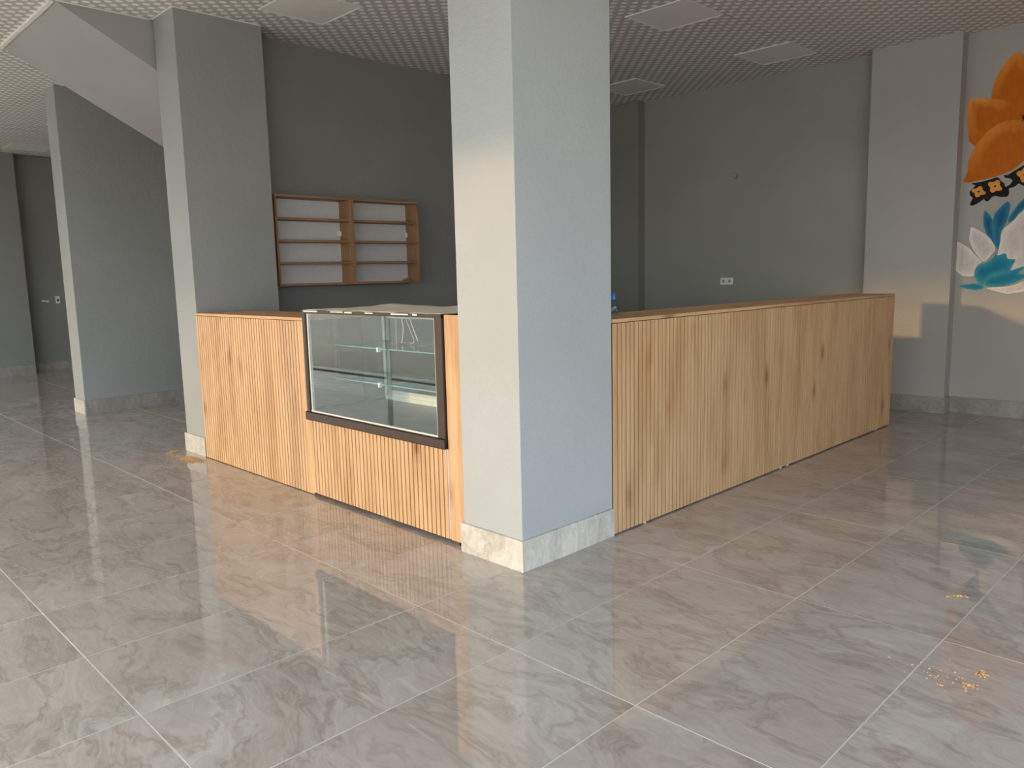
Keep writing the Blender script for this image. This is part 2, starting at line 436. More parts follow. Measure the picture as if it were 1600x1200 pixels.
# street side: lintel, end piers
wall('wall_front', -12.7, GX + .1, GY - .2, GY, HEAD, CEIL + .15)
wr = wall('wall_right', GX, GX + .2, WIN_Y1, WB, 0, T)
wall('wall_lintel_right', GX, GX + .2, GY, WIN_Y1, HEAD, T)

# narrow pillar / stair cheek wall on the left
def skirting(name, segs, parent=None, h=.16, t=.015):
    """segs: (x0,x1,y0,y1) footprints of stone skirting pieces"""
    out = []
    for s in segs:
        o = boxo(name, s[0], s[1], s[2], s[3], 0, h, M['skirting_dim'], parent, .0012)
        if parent is None: o['kind'] = 'structure'
        out.append(o)
    return out
def pillar(name, x0, x1, y0, y1, label, mat, sides, wob=True):
    t = empty(name, ((x0 + x1) / 2, (y0 + y1) / 2, 0), label, 'pillar')
    bm = bmesh.new(); add_box(bm, x0, x1, y0, y1, 0, T)
    # slightly wavy hand-plastered arrises
    es = [e for e in bm.edges if abs(e.verts[0].co.z - e.verts[1].co.z) > 1]
    bmesh.ops.bevel(bm, geom=es, offset=.004, segments=2, profile=.5, affect='EDGES')
    finish(bm, 'shaft', mat, t)
    k = .015
    for sd_ in sides:
        if sd_ == 'f': b = (x0 - k, x1 + k, y0 - k, y0)
        if sd_ == 'r': b = (x1, x1 + k, y0, y1 + (k if 'b' in sides else 0))
        if sd_ == 'l': b = (x0 - k, x0, y0, y1)
        if sd_ == 'b': b = (x0 - k, x1 + k, y1, y1 + k)
        boxo('skirting', *b, 0, .16, M['skirting'], t, .001)
    return t
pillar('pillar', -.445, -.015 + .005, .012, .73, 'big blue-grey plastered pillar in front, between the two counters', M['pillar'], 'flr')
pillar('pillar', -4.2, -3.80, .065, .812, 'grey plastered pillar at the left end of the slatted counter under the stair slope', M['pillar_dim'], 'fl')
tag(boxo('skirting', -3.80, -3.785, .05, .10, 0, .16, M['skirting'], bpy.data.objects['pillar.001'], .001))
tp = empty('pillar', (-7.2, 1.5, 0), 'narrow pale pillar with a deep dark side, farther left under the stair slope', 'pillar')
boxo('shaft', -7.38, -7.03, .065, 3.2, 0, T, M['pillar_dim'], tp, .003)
for b in ((-7.395, -7.015, .05, .065), (-7.03, -7.015, .065, 3.0), (-7.395, -7.38, .065, 3.0)):
    boxo('skirting', *b, 0, .16, M['skirting'] if b[0] == -7.395 and b[3] < 1 else M['skirting_dim'], tp, .001)

# skirtings of the walls
n = 0
skirting('baseboard_back', [(-3.51, -.63, WB - .015, WB), (-.645, .205, 5.73, 5.745), (.19, .205, 5.745, WB - .015), (.205, 1.4, WB - .015, WB), (1.4, 2.6, WB - .015, WB), (2.6, 3.8, WB - .015, WB), (3.8, GX, WB - .015, WB)])
skirting('baseboard_far', [(-12.28, -12.265, -1.2, -.1), (-12.28, -12.265, -.1, .83), (-12.5, -12.485, .83, 3.0), (-12.5, -12.485, GY, -1.2)])
skirting('baseboard_shelf_side', [(-4.07, -4.055, .8, 2.0), (-4.07, -4.055, 2.0, 3.2), (-4.07, -4.055, 3.2, 4.4), (-4.07, -4.055, 4.4, 5.76)])

# sloping underside of the stairs: a solid wedge hanging from the ceiling
bm = bmesh.new()
sl = .545; ys = -.648; ye = 3.0
prof = [(ys, T), (ys, CEIL), (ye, CEIL - sl * (ye - ys)), (ye, T)]
L = [bm.verts.new((-5.84, y, z)) for y, z in prof]; R = [bm.verts.new((-4.225, y, z)) for y, z in prof]
bm.faces.new(L); bm.faces.new(R[::-1])
for k in range(4):
    bm.faces.new((L[k], L[(k + 1) % 4], R[(k + 1) % 4], R[k]))
st = finish(bm, 'staircase', M['soffit'])
tag(st, 'sloping plastered underside of a staircase coming down from the ceiling at upper left', 'staircase')
bm = bmesh.new()
for k in range(27):
    x0 = -5.86 + k * .06
    add_box(bm, x0, x0 + .0605, ys - .032 - random.uniform(0, .006), ys - .002, CEIL - .012 - random.uniform(0, .004), CEIL + .009)
tag(finish(bm, 'trim_1', M['white_trim']), kind='structure')
# thin bright caulk lines where walls meet the ceiling
boxo('caulk_line', -3.795, -3.788, .06, .80, CEIL - .005, CEIL + .002, M['white_trim'], bpy.data.objects['pillar.001'])
boxo('caulk_line', -4.2, -3.79, .053, .063, CEIL - .005, CEIL + .002, M['white_trim'], bpy.data.objects['pillar.001'])
boxo('caulk_line', -4.218, -4.214, ys, .05, CEIL - .006, CEIL + .002, M['white_trim'], st)

# ---------------------------------------------------------------- glazed street fronts (behind the viewer)
def glazing(name, horizontal, a0, a1, plane, step, off=0.0):
    w = empty(name, ((a0 + a1) / 2, plane, 0) if horizontal else (plane, (a0 + a1) / 2, 0)); w['kind'] = 'structure'
    def bx(nm, u0, u1, v0, v1, z0, z1, mt):
        b = (u0, u1, v0, v1) if horizontal else (v0, v1, u0, u1)
        return boxo(nm, *b, z0, z1, mt, w)
    bx('sill', a0, a1, plane - .05, plane + .01, 0, .015, M['frame_dark'])
    bx('head_rail', a0, a1, plane - .05, plane + .01, HEAD - .06, HEAD, M['frame_dark'])
    u = a0 + off; prev = a0
    while u < a1 + .01:
        bx('mullion', u - .025, u + .025, plane - .05, plane + .01, .015, HEAD - .06, M['frame_dark'])
        if u - prev > .1: bx('pane', prev + .025, u - .025, plane - .024, plane - .018, .015, HEAD - .06, M['glass_store'])
        prev = u; u += step
    return w
glazing('window_1', True, -12.5, GX, GY - .02, 2.9)
glazing('window_2', False, GY, WIN_Y1, GX + .07, 2.2)
ground = tag(boxo('ground', -60, 60, -60, 60, -.35, -.02, M['paving']), kind='structure')

# unseen tree, added so its crown keeps sun off the upper left pillars
tt = empty('shading_tree', (-13.2, -16.0, -.02), 'leafy tree added out of view beyond the glazed front to shade the left pillars', 'tree')
bm = bmesh.new(); rt = random.Random(11)
for cx_, cy_, cz_, rx_, rz_ in ((-12.6, -16.0, 5.0, 2.7, 1.4), (-14.9, -16.4, 5.9, 2.4, 1.8), (-10.5, -15.8, 4.75, 1.5, 1.25), (-13.5, -15.6, 7.4, 2.4, 1.6), (-17.2, -16.2, 6.2, 2.0, 1.7)):
    for _ in range(1500):
        v = Vector((rt.gauss(0, 1), rt.gauss(0, 1), rt.gauss(0, 1))).normalized() * rt.random() ** .4
        p_ = Vector((cx_ + v.x * rx_, cy_ + v.y * rx_ * .6, cz_ + v.z * rz_))
        a = Vector((rt.gauss(0, 1), rt.gauss(0, 1), rt.gauss(0, 1))).normalized(); b = a.orthogonal().normalized()
        bm.faces.new([bm.verts.new(p_ + w) for w in (a * .15, b * .08, a * -.15, b * -.08)])
finish(bm, 'crown', plain('tree_leaves', (.07, .13, .03), .6), tt)
tube('trunk', smooth_path([(-13.2, -16, -.05), (-13.1, -16, 1.8), (-13.4, -16, 3.6), (-13.2, -16, 5.6)]), .17, plain('tree_bark', (.16, .12, .09), .9), tt, 10)

# ---------------------------------------------------------------- slatted counters
PITCH, GRV = .0383, .0080
def slat_mesh(h, along):
    """one raised slat with eased arrises, 4 mm proud"""
    w = PITCH - GRV; d = .009; e = .0012
    prof = [(0, 0), (0, -(d - e)), (e, -d), (w - e, -d), (w, -(d - e)), (w, 0)]
    bm = bmesh.new(); lo, hi = [], []
    for u, v in prof:
        c_ = (u, v) if along == 'X' else (-v, u)
        lo.append(bm.verts.new((c_[0], c_[1], 0))); hi.append(bm.verts.new((c_[0], c_[1], h)))
    k = len(prof)
    for i in range(k): bm.faces.new((lo[i], lo[(i + 1) % k], hi[(i + 1) % k], hi[i]))
    bm.faces.new(lo); bm.faces.new(hi)
    me = bpy.data.meshes.new('slat'); bmesh.ops.recalc_face_normals(bm, faces=bm.faces); bm.to_mesh(me); bm.free()
    me.materials.append(M['oak_z']); return me
def slats(panel, along, a0, a1, plane, z0, h):
    """slats from a0 to a1; the last one takes up what is left"""
    me = slat_mesh(h, along); n_ = int((a1 - a0) / PITCH); s = (a1 - a0 + GRV) / (n_ * PITCH)
    for i in range(n_):
        o = bpy.data.objects.new('slat', me); C.objects.link(o); o.parent = panel
        o.matrix_parent_inverse = Matrix.Translation(-panel.matrix_world.translation) if panel.parent is None else Matrix.Identity(4)
        u = a0 + i * PITCH * s
        if along == 'X': o.location = (u, plane, z0); o.scale = (s, 1, 1)
        else: o.location = (plane, u, z0); o.scale = (1, s, 1)

FYL = .058     # back of the slats, street-side counter
CT = 1.213     # counter height
# -- left counter (runs along X)
lc = empty('bar_counter', (-2.9, .25, 0), 'short honey-oak slatted counter between the left pillar and the display case', 'counter')
fp = boxo('front_panel', -3.785, -2.052, FYL, FYL + .018, .004, CT - .022, M['groove'], lc)
slats(fp, 'X', -3.783, -2.118, FYL, .006, CT - .022 - .008)
boxo('corner_strip', -2.1155, -2.052, FYL - .009, FYL + .0, .006, CT - .024, M['oak_z'], lc, .0006)
boxo('countertop', -3.785, -2.05, FYL - .010, .52, CT - .02, CT, M['oak_x'], lc, .0012)
boxo('end_panel', -2.07, -2.052, FYL + .018, .50, .004, CT - .021, M['dark_core'], lc)
boxo('inner_shelf', -3.785, -2.07, FYL + .03, .48, .55, .568, M['oak_x'], lc)
boxo('inner_shelf', -3.785, -2.07, FYL + .03, .48, .08, .098, M['oak_x'], lc)
for x in (-3.6, -2.13):
    lathe('levelling_foot', [(.012, 0), (.012, .004)], (x, .12, 0), M['white_plastic'], lc, 10)
# -- right counter (runs along Y): two cabinets under one continuous top
def side_cabinet(y0, y1, label, strip):
    c_ = empty('counter_cabinet', (-.2, (y0 + y1) / 2, 0), label, 'counter cabinet', 'cabinets of the long counter')
    XF = -.010
    fp_ = boxo('front_panel', XF - .018, XF, y0, y1, .008, CT - .022, M['groove'], c_)
    if strip:
        slats(fp_, 'Y', y0, y1 - .083, XF, .009, CT - .022 - .011)
        boxo('joint_strip', XF, XF + .009, y1 - .0805, y1 - .001, .009, CT - .024, M['oak_z'], c_, .0006)
    else:
        slats(fp_, 'Y', y0 + .002, y1 - .02, XF, .009, CT - .022 - .011)
        boxo('end_panel', -.40, XF + .0095, y1 - .018, y1, .004, CT - .021, M['oak_z'], c_, .0008)
    boxo('toe_board', XF - .03, XF - .02, y0, y1 - .02, 0, .03, M['dark_core'], c_)
    boxo('inner_shelf', -.385, XF - .02, y0 + .01, y1 - .03, .45, .468, M['oak_y'], c_)
    boxo('divider', -.385, XF - .02, y0 + .002, y0 + .02, .01, CT - .021, M['oak_z'], c_)
    boxo('back_panel', -.40, -.385, y0 + .02, y1 - .02, .88, CT - .021, M['oak_y'], c_)
    lathe('levelling_foot', [(.011, 0), (.011, .013)], (XF - .004, y1 - .09 if strip else y1 - .3, 0), M['white_plastic'], c_, 10)
    lathe('levelling_foot', [(.011, 0), (.011, .013)], (XF - .004, y0 + (.3 if strip else .02), 0), M['white_plastic'], c_, 10)
    return c_
side_cabinet(.735, 2.82, 'slatted oak cabinet of the long counter, the section touching the big pillar', True)
side_cabinet(2.82, 4.85, 'slatted oak cabinet of the long counter, the section ending near the back wall', False)
tag(boxo('countertop', -.405, .0, .735, 4.852, CT - .02, CT, M['oak_y'], None, .0012), 'long pale oak top board lying over both cabinets of the long counter', 'countertop')
wt = tag(boxo('worktop', -1.0, -.401, .9, 4.85, .85, .88, M['oak_y'], None, .002), 'low oak worktop on the inner side of the long counter', 'worktop')
for y in (.92, 2.8, 4.80):
    boxo('leg_panel', -.98, -.42, y, y + .02, 0, .852, M['oak_z'], wt)

# ---------------------------------------------------------------- display case
dc = empty('display_case', (-1.32, .35, 0), 'low bakery display case with glass front, dark metal frame and slatted oak base', 'display case')
CX0, CX1 = -2.046, -.603
YF, YB = .03, .70
fp = boxo('base_panel', CX0 + .002, CX1 - .006, FYL - .006, FYL + .012, .022, .532, M['groove'], dc)
slats(fp, 'X', CX0 + .003, CX1 - .008, FYL - .006, .022, .51)
boxo('base_body', CX0 + .02, CX1 - .03, FYL + .06, YB, .05, .53, M['dark_core'], dc)
for x in (CX0 + .1, CX1 - .12):
    for y in (.2, .6):
        lathe('foot', [(.02, 0), (.02, .006), (.012, .008), (.012, .05)], (x, y, 0), M['black'], dc, 12)
boxo('panel_edging', CX1 - .007, CX1 + .003, FYL - .012, FYL + .012, .022, .532, M['liner'], dc)
# sill bar: hollow box section, open at its end
bm = bmesh.new()
x0, x1, y0, y1, z0, z1, t_ = CX0 - .004, CX1 + .006, .018, .062, .533, .588, .003
add_box(bm, x0, x1, y0, y0 + t_, z0, z1); add_box(bm, x0, x1, y1 - t_, y1, z0, z1)
add_box(bm, x0, x1, y0, y1, z0, z0 + t_); add_box(bm, x0, x1, y0, y1, z1 - t_, z1)
finish(bm, 'sill_bar', M['bronze'], dc)
boxo('bar_plug', x1 - .02, x1 - .004, y0 + t_, y1 - t_, z0 + t_, z1 - t_, M['black'], dc)
boxo('frame_post', CX0, CX0 + .036, YF, YF + .04, .588, 1.262, M['bronze'], dc, .002)
boxo('frame_post', CX0 + .040, CX0 + .052, YF + .012, YF + .032, .588, 1.25, M['alu'], dc, .001)
boxo('frame_post', CX1 - .062, CX1, YF, YF + .04, .588, 1.262, M['bronze'], dc, .002)
boxo('frame_post', CX1 - .078, CX1 - .066, YF + .012, YF + .032, .588, 1.25, M['alu'], dc, .001)
boxo('top_rail', CX0, CX1, YF - .002, YF + .03, 1.244, 1.266, M['bronze'], dc, .002)
# scraps of white masking tape left on the top rail
for a, b in ((.03, .20), (.36, .50), (.52, .60), (.74, .82), (1.0, 1.16), (1.2, 1.24)):
    boxo('tape_scrap', CX0 + a, CX0 + b, YF - .0035, YF - .0015, 1.257 - random.uniform(0, .003), 1.262, M['white_trim'], dc)
boxo('front_glass', CX0 + .036, CX1 - .062, YF + .014, YF + .020, .595, 1.246, M['glass'], dc)
boxo('gasket', CX0 + .036, CX1 - .062, YF + .010, YF + .024, .588, .597, M['alu'], dc)
boxo('side_glass', CX0 + .004, CX0 + .010, YF + .04, YB - .03, .60, 1.25, M['glass'], dc)
boxo('side_glass', CX1 - .010, CX1 - .004, YF + .04, YB - .03, .60, 1.25, M['glass'], dc)
for x in (CX0, CX1 - .016):
    boxo('side_rail', x, x + .016, YF + .04, YB, .586, .604, M['bronze'], dc)
    boxo('side_rail', x, x + .016, YF + .04, YB, 1.243, 1.262, M['bronze'], dc)
    boxo('rear_post', x, x + .016, YB - .03, YB, .604, 1.243, M['black'], dc)
boxo('deck', CX0 + .01, CX1 - .01, YF + .03, YB, .575, .592, M['steel_deck'], dc)
# rear frame with sliding glass doors
boxo('rear_rail', CX0 + .02, CX1 - .02, YB - .045, YB - .005, .592, .620, M['alu_cream'], dc, .001)
boxo('rear_rail', CX0 + .02, CX1 - .02, YB - .035, YB - .015, .620, .640, M['alu_cream'], dc, .001)
boxo('rear_rail', CX0 + .02, CX1 - .02, YB - .045, YB - .005, 1.205, 1.243, M['alu_cream'], dc, .001)
def slide_door(x0, x1, y):
    d = boxo('sliding_door', x0, x0 + .030, y, y + .012, .64, 1.205, M['alu'], dc, .001)
    boxo('stile', x1 - .030, x1, y, y + .012, .64, 1.205, M['alu'], d, .001)
    boxo('rail', x0 + .03, x1 - .03, y, y + .012, 1.180, 1.205, M['alu'], d, .001)
    boxo('rail', x0 + .03, x1 - .03, y, y + .012, .64, .662, M['alu'], d, .001)
    boxo('glass', x0 + .03, x1 - .03, y + .004, y + .008, .662, 1.18, M['glass'], d)
slide_door(CX0 + .055, -1.385, YB - .040)
slide_door(-1.42, CX1 - .03, YB - .024)
boxo('rear_stile', CX0 + .022, CX0 + .05, YB - .05, YB - .01, .62, 1.205, M['alu'], dc, .001)
# two glass shelves on clips
def shelf(z, y0, y1):
    bm = bmesh.new(); fs = add_box(bm, CX0 + .015, CX1 - .016, y0, y1, z - .004, z + .004)
    for f in fs:
        f.normal_update(); f.material_index = 0 if abs(f.normal.z) > .5 else 1
    s = finish(bm, 'glass_shelf', [M['glass'], M['glass_edge']], dc)
    boxo('shelf_clip', -1.522, -1.506, y0 - .004, y0 + .02, z - .022, z + .008, M['white_plastic'], s, .001)
    tube('shelf_bracket', [(-1.514, y0 + .02, z - .009), (-1.514, YB - .05, z - .012)], .004, M['alu'], s)
    return s
shelf(.79, .25, .645); shelf(1.018, .25, .645)
# loose cables hanging from the top
for k, (pts, mt) in enumerate((
        ([(-1.64, .5, 1.243), (-1.65, .5, 1.10), (-1.648, .5, .99), (-1.64, .49, 1.03 - .0)], 'pink_cable'),
        ([(-1.605, .5, 1.243), (-1.575, .505, 1.14), (-1.590, .5, 1.03)], 'copper_white'),
        ([(-1.563, .5, 1.243), (-1.50, .5, 1.13), (-1.456, .5, 1.049), (-1.50, .5, 1.028)], 'tan_cable'),
        ([(-1.521, .5, 1.243), (-1.46, .5, 1.13), (-1.416, .5, 1.051)], 'copper_white'))):
    pp = smooth_path(pts[:3] if k == 0 else pts)
    tube('cable', pp, .0028, M[mt], dc, 6)
# dusty top sheet under wrinkled protective film
boxo('top_panel', CX0 + .016, CX1 - .016, YF + .03, YB, 1.252, 1.262, M['glass'], dc)
bm = bmesh.new(); nx, ny = 46, 16; g = []
for j in range(ny + 1):
    row = []
    for i in range(nx + 1):
        u, v = i / nx, j / ny
        x = CX0 + .02 + u * (CX1 - CX0 - .03); y = YF + .0 + v * (YB + .03 - YF)
        zz = 1.267 + .0015 * math.sin(u * 31 + v * 9) + .001 * math.sin(v * 23 - u * 11)
        if v > .8: zz += (v - .8) / .2 * (.006 + .006 * math.sin(u * 9 + 1.2) + .003 * math.sin(u * 27))
        row.append(bm.verts.new((x, y, zz)))
    g.append(row)
for j in range(ny):
    for i in range(nx): bm.faces.new((g[j][i], g[j][i + 1], g[j + 1][i + 1], g[j + 1][i]))
r_ = bmesh.ops.extrude_face_region(bm, geom=list(bm.faces))
for v in [e for e in r_['geom'] if isinstance(e, bmesh.types.BMVert)]: v.co.z -= .0012
finish(bm, 'protective_film', M['film'], dc, smooth=True)

# flat oak filler board between the case and the big pillar
tag(boxo('filler_board', -.596, -.463, FYL - .014, FYL + .004, .02, 1.262, M['oak_z'], None, .0008), 'narrow flat oak filler board squeezed between display case and big pillar', 'board')
boxo('foot', -.56, -.53, FYL - .012, FYL + .002, 0, .021, M['dark_core'], bpy.data.objects['filler_board'])

# ---------------------------------------------------------------- oak wall shelf
ws_ = empty('wall_shelf', (-4.07, 1.66, 1.41), 'oak wall shelf with eight pale-backed compartments, hanging on the dark wall', 'shelf')
SX0, SX1, SY0, SY1, SZ0, SZ1 = -4.068, -3.868, .865, 2.468, 1.408, 2.222
th = .02; mid = (SY0 + SY1) / 2
boxo('top_board', SX0, SX1, SY0, SY1, SZ1 - th, SZ1, M['shelf_y'], ws_, .0008)
boxo('bottom_board', SX0, SX1, SY0, SY1, SZ0, SZ0 + th, M['shelf_y'], ws_, .0008)
for y0, y1 in ((SY0, SY0 + th), (mid - .02, mid - .0005), (mid + .0005, mid + .02), (SY1 - th, SY1)):
    boxo('side_board', SX0, SX1 - .0005, y0, y1, SZ0 + th, SZ1 - th, M['shelf_z'], ws_, .0006)
boxo('backing', SX0, SX0 + .006, SY0 + th, mid - .02, SZ0 + th, SZ1 - th, M['back_white'], ws_)
boxo('backing', SX0, SX0 + .006, mid + .02, SY1 - th, SZ0 + th, SZ1 - th, M['back_white'], ws_)
dz = (SZ1 - SZ0 - th) / 4
for a, b in ((SY0 + th, mid - .02), (mid + .02, SY1 - th)):
    for k in (1, 2, 3):
        z = SZ0 + k * dz
        boxo('shelf_board', SX0 + .006, SX1 - .012, a, b, z, z + th, M['shelf_y'], ws_, .0006)
    z = SZ0 + 2 * dz + .07
    boxo('hanging_bracket', SX0 + .006, SX0 + .03, b - .035, b, z, z + .045, M['white_plastic'], ws_, .002)
bm = bmesh.new(); rr = random.Random(3)
bmesh.ops.create_icosphere(bm, subdivisions=2, radius=.5)
for v in bm.verts: v.co = Vector((v.co.x * .05, v.co.y * .085, max(-.004, v.co.z * .05 * rr.uniform(.6, 1.3))))
o = finish(bm, 'crumpled_paper', M['paper']); o.location = (-3.98, 2.37, SZ0 + th + .0042)
tag(o, 'small crumpled brown scrap lying in the lowest right compartment of the wall shelf', 'paper')

# ---------------------------------------------------------------- small fittings
t = empty('double_socket', (-2.305, WB, 1.325), 'white double power socket low on the back wall behind the long counter', 'socket')
boxo('socket_plate', -2.388, -2.222, WB - .009, WB, 1.284, 1.366, M['white_plastic'], t, .002)
for x in (-2.345, -2.265):
    lathe('socket_well', [(.019, -.0015), (.019, 0)], (x, WB - .009, 1.325), M['grey_hole'], t, 20, 'Y', False)
    for d in (-.008, .008):
        lathe('pin_hole', [(.003, -.001), (.003, 0)], (x + d, WB - .0105, 1.325), M['black'], t, 8, 'Y', False)
o = lathe('junction_cover', [(.036, 0), (.040, -.003), (.040, -.0001)][::-1], (-2.212, WB, 2.55), M['wall_mid'], None, 28, 'Y')
tag(o, 'round blank cover painted like the wall, high above the double socket', 'wall cover')
t = empty('wall_lever', (-12.5, 1.13, 1.2), 'small white lever fitting on the far dark wall at left', 'handle')
lathe('rose', [(.026, 0), (.026, .01)], (-12.5, 1.17, 1.195), M['white_plastic'], t, 16, 'X')
tube('lever', [(-12.48, 1.20, 1.19), (-12.46, 1.17, 1.192), (-12.45, 1.12, 1.200), (-12.452, 1.06, 1.208)], .012, M['white_plastic'], t)
t = empty('wall_switch', (-12.5, 1.318, 1.215), 'small upright white switch plate beside the lever on the far wall', 'switch')
boxo('switch_plate', -12.5, -12.49, 1.285, 1.352, 1.155, 1.278, M['white_plastic'], t, .002)
boxo('rocker', -12.49, -12.486, 1.302, 1.335, 1.19, 1.23, M['dark_core'], t)

# plastic water bottle, mostly hidden behind the big pillar
bx_, by_, bz_ = -.283, 1.098, CT
t = empty('water_bottle', (bx_, by_, bz_), 'small clear plastic water bottle with blue cap peeking out behind the big pillar', 'bottle')
lathe('bottle_body', [(.026, 0.0), (.030, .006), (.030, .05), (.026, .066), (.013, .082), (.013, .088)], (bx_, by_, bz_), M['pet'], t, 20)
lathe('cap', [(.015, .088), (.0155, .090), (.0155, .126), (.014, .128)], (bx_, by_, bz_), M['blue_cap'], t, 20)

# sawdust: little heaps of loose crumbs
def crumbs(x, y, rx, ry, n_, h, label, ang=0.0, seed=1):
    rr = random.Random(seed); bm = bmesh.new()
    for _ in range(n_):
        r = abs(rr.gauss(0, .5)); a = rr.uniform(0, 2 * math.pi)
        u, v = rx * r * math.cos(a), ry * r * math.sin(a)
        px, py = x + u * math.cos(ang) - v * math.sin(ang), y + u * math.sin(ang) + v * math.cos(ang)
        s = rr.uniform(.002, .006); z = h * max(0, 1 - r) * rr.random()
        q = rr.uniform(0, 3)
        vs = [bm.verts.new((px + s * math.cos(q + k * 2.09), py + s * math.sin(q + k * 2.09), .0004 + z)) for k in range(3)]
        tp_ = bm.verts.new((px, py, .0004 + z + s * .8)); bm.faces.new(vs)
        for k in range(3): bm.faces.new((vs[k], vs[(k + 1) % 3], tp_))
    o_ = finish(bm, 'sawdust', M['sawdust']); tag(o_, label, 'sawdust', kind='stuff'); return o_
crumbs(-3.80, -.075, .26, .07, 1500, .012, 'orange sawdust spread along the foot of the left pillar', .1, 1)
crumbs(-4.20, -.06, .04, .08, 350, .015, 'small tuft of sawdust at the outer corner of the left pillar', .4, 2)
crumbs(1.64, 1.097, .05, .014, 80, .006, 'short streak of sawdust on the floor nearer the back wall', .75, 3)
crumbs(1.91, .42, .025, .045, 60, .006, 'scattered sawdust crumbs on the floor at lower right', .3, 4)
crumbs(1.90, .30, .03, .022, 60, .006, 'low pinch of sawdust beside the scattered crumbs', .9, 5)
crumbs(1.80, .30, .20, .14, 40, .0, 'sparse flecks of sawdust around the crumbs at lower right', 0, 6)

# ---------------------------------------------------------------- flower mural on the back wall (wraps onto the pilaster's side)
TONES = {'orange': ((.88, .36, .06), (.56, .13, .003), (.6, .17, .01)), 'amber': ((.80, .32, .06), (.85, .38, .10), (.85, .38, .10)),
         'black': ((.008, .007, .006),) * 3, 'blue': ((.04, .24, .38), (.008, .105, .23), (.03, .20, .34)),
         'teal': ((.05, .34, .43), (.008, .20, .32), (.03, .28, .42)), 'white': ((.84, .75, .69), (.66, .58, .55), (.70, .64, .60))}
def clip(poly, side):
    out = []
    for i in range(len(poly)):
        a, b = poly[i], poly[(i + 1) % len(poly)]
        ia, ib = a[0] * side >= 0, b[0] * side >= 0
        if ia: out.append(a)
        if ia != ib:
            t = a[0] / (a[0] - b[0]); out.append((0.0, a[1] + t * (b[1] - a[1])))
    return out
def chaikin(p_, n_=2):
    for _ in range(n_):
        q = []
        for i in range(len(p_)):
            a, b = p_[i], p_[(i + 1) % len(p_)]
            dx = math.hypot(b[0] - a[0], b[1] - a[1])
            q.append((a[0] * .84 + b[0] * .16, a[1] * .84 + b[1] * .16)); q.append((a[0] * .16 + b[0] * .84, a[1] * .16 + b[1] * .84))
        p_ = q
    return p_
def mural_shape(name, tone, pts, layer, parent):
    """a coat of paint 0.4 mm thick per layer; painted tone runs from the rim to the heart of the shape"""
    d = .0006 + .0004 * layer
    pts = chaikin(pts, 1 if len(pts) > 30 or name == 'flower_centre' else 2)
    rim, heart, mids = TONES[tone]
    bm = bmesh.new(); cl = bm.loops.layers.color.new('shade')
    area = sum(pts[i][0] * pts[(i + 1) % len(pts)][1] - pts[(i + 1) % len(pts)][0] * pts[i][1] for i in range(len(pts)))
    for side in (1, -1):
        q = clip(pts, side)
        if len(q) < 3: continue
        q = [a for i, a in enumerate(q) if math.hypot(a[0] - q[i - 1][0], a[1] - q[i - 1][1]) > 1e-5]
        if len(q) < 3: continue
        vs = [bm.verts.new(((.19 + u, WB - d, v) if side > 0 else (.19 + d, WB + u, v))) for u, v in q]
        from mathutils.geometry import tessellate_polygon
        for tri in tessellate_polygon([[Vector((u, v, 0)) for u, v in q]]):
            if len(set(tri)) == 3: bm.faces.new([vs[i] for i in tri])
    bm.verts.ensure_lookup_table()
    allp = [(u, v) for u, v in pts]
    def uvof(co): return (co.x - .19, co.z) if abs(co.y - (WB - d)) < 1e-5 else (co.y - WB, co.z)
    size = math.sqrt(abs(area))
    def dist_edge(p_):
        best = 9
        for i in range(len(allp)):
            a, b = allp[i], allp[(i + 1) % len(allp)]
            ex, ey = b[0] - a[0], b[1] - a[1]; l2 = ex * ex + ey * ey or 1e-9
            t = max(0, min(1, ((p_[0] - a[0]) * ex + (p_[1] - a[1]) * ey) / l2))
            best = min(best, math.hypot(a[0] + t * ex - p_[0], a[1] + t * ey - p_[1]))
        return best
    bmesh.ops.triangulate(bm, faces=bm.faces)
    if tone not in ('black', 'amber'):
        for _ in range(7):
            es = [e for e in bm.edges if e.calc_length() > size * .05]
            if not es or len(bm.faces) > 4500: break
            bmesh.ops.subdivide_edges(bm, edges=es, cuts=1); bmesh.ops.triangulate(bm, faces=bm.faces)
    gx_ = sum(a[0] for a in allp) / len(allp); gz_ = sum(a[1] for a in allp) / len(allp)
    for f in bm.faces:
        for lp in f.loops:
            q_ = uvof(lp.vert.co)
            k = min(1, dist_edge(q_) / (size * .17 + 1e-6)) ** .8
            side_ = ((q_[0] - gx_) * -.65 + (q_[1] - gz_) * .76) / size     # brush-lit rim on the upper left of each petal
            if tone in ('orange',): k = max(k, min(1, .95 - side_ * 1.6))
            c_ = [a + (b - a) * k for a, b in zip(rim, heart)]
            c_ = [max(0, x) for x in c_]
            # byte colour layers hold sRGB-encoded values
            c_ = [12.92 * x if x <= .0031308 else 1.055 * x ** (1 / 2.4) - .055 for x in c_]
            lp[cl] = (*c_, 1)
    return finish(bm, name, M['mural'], parent)
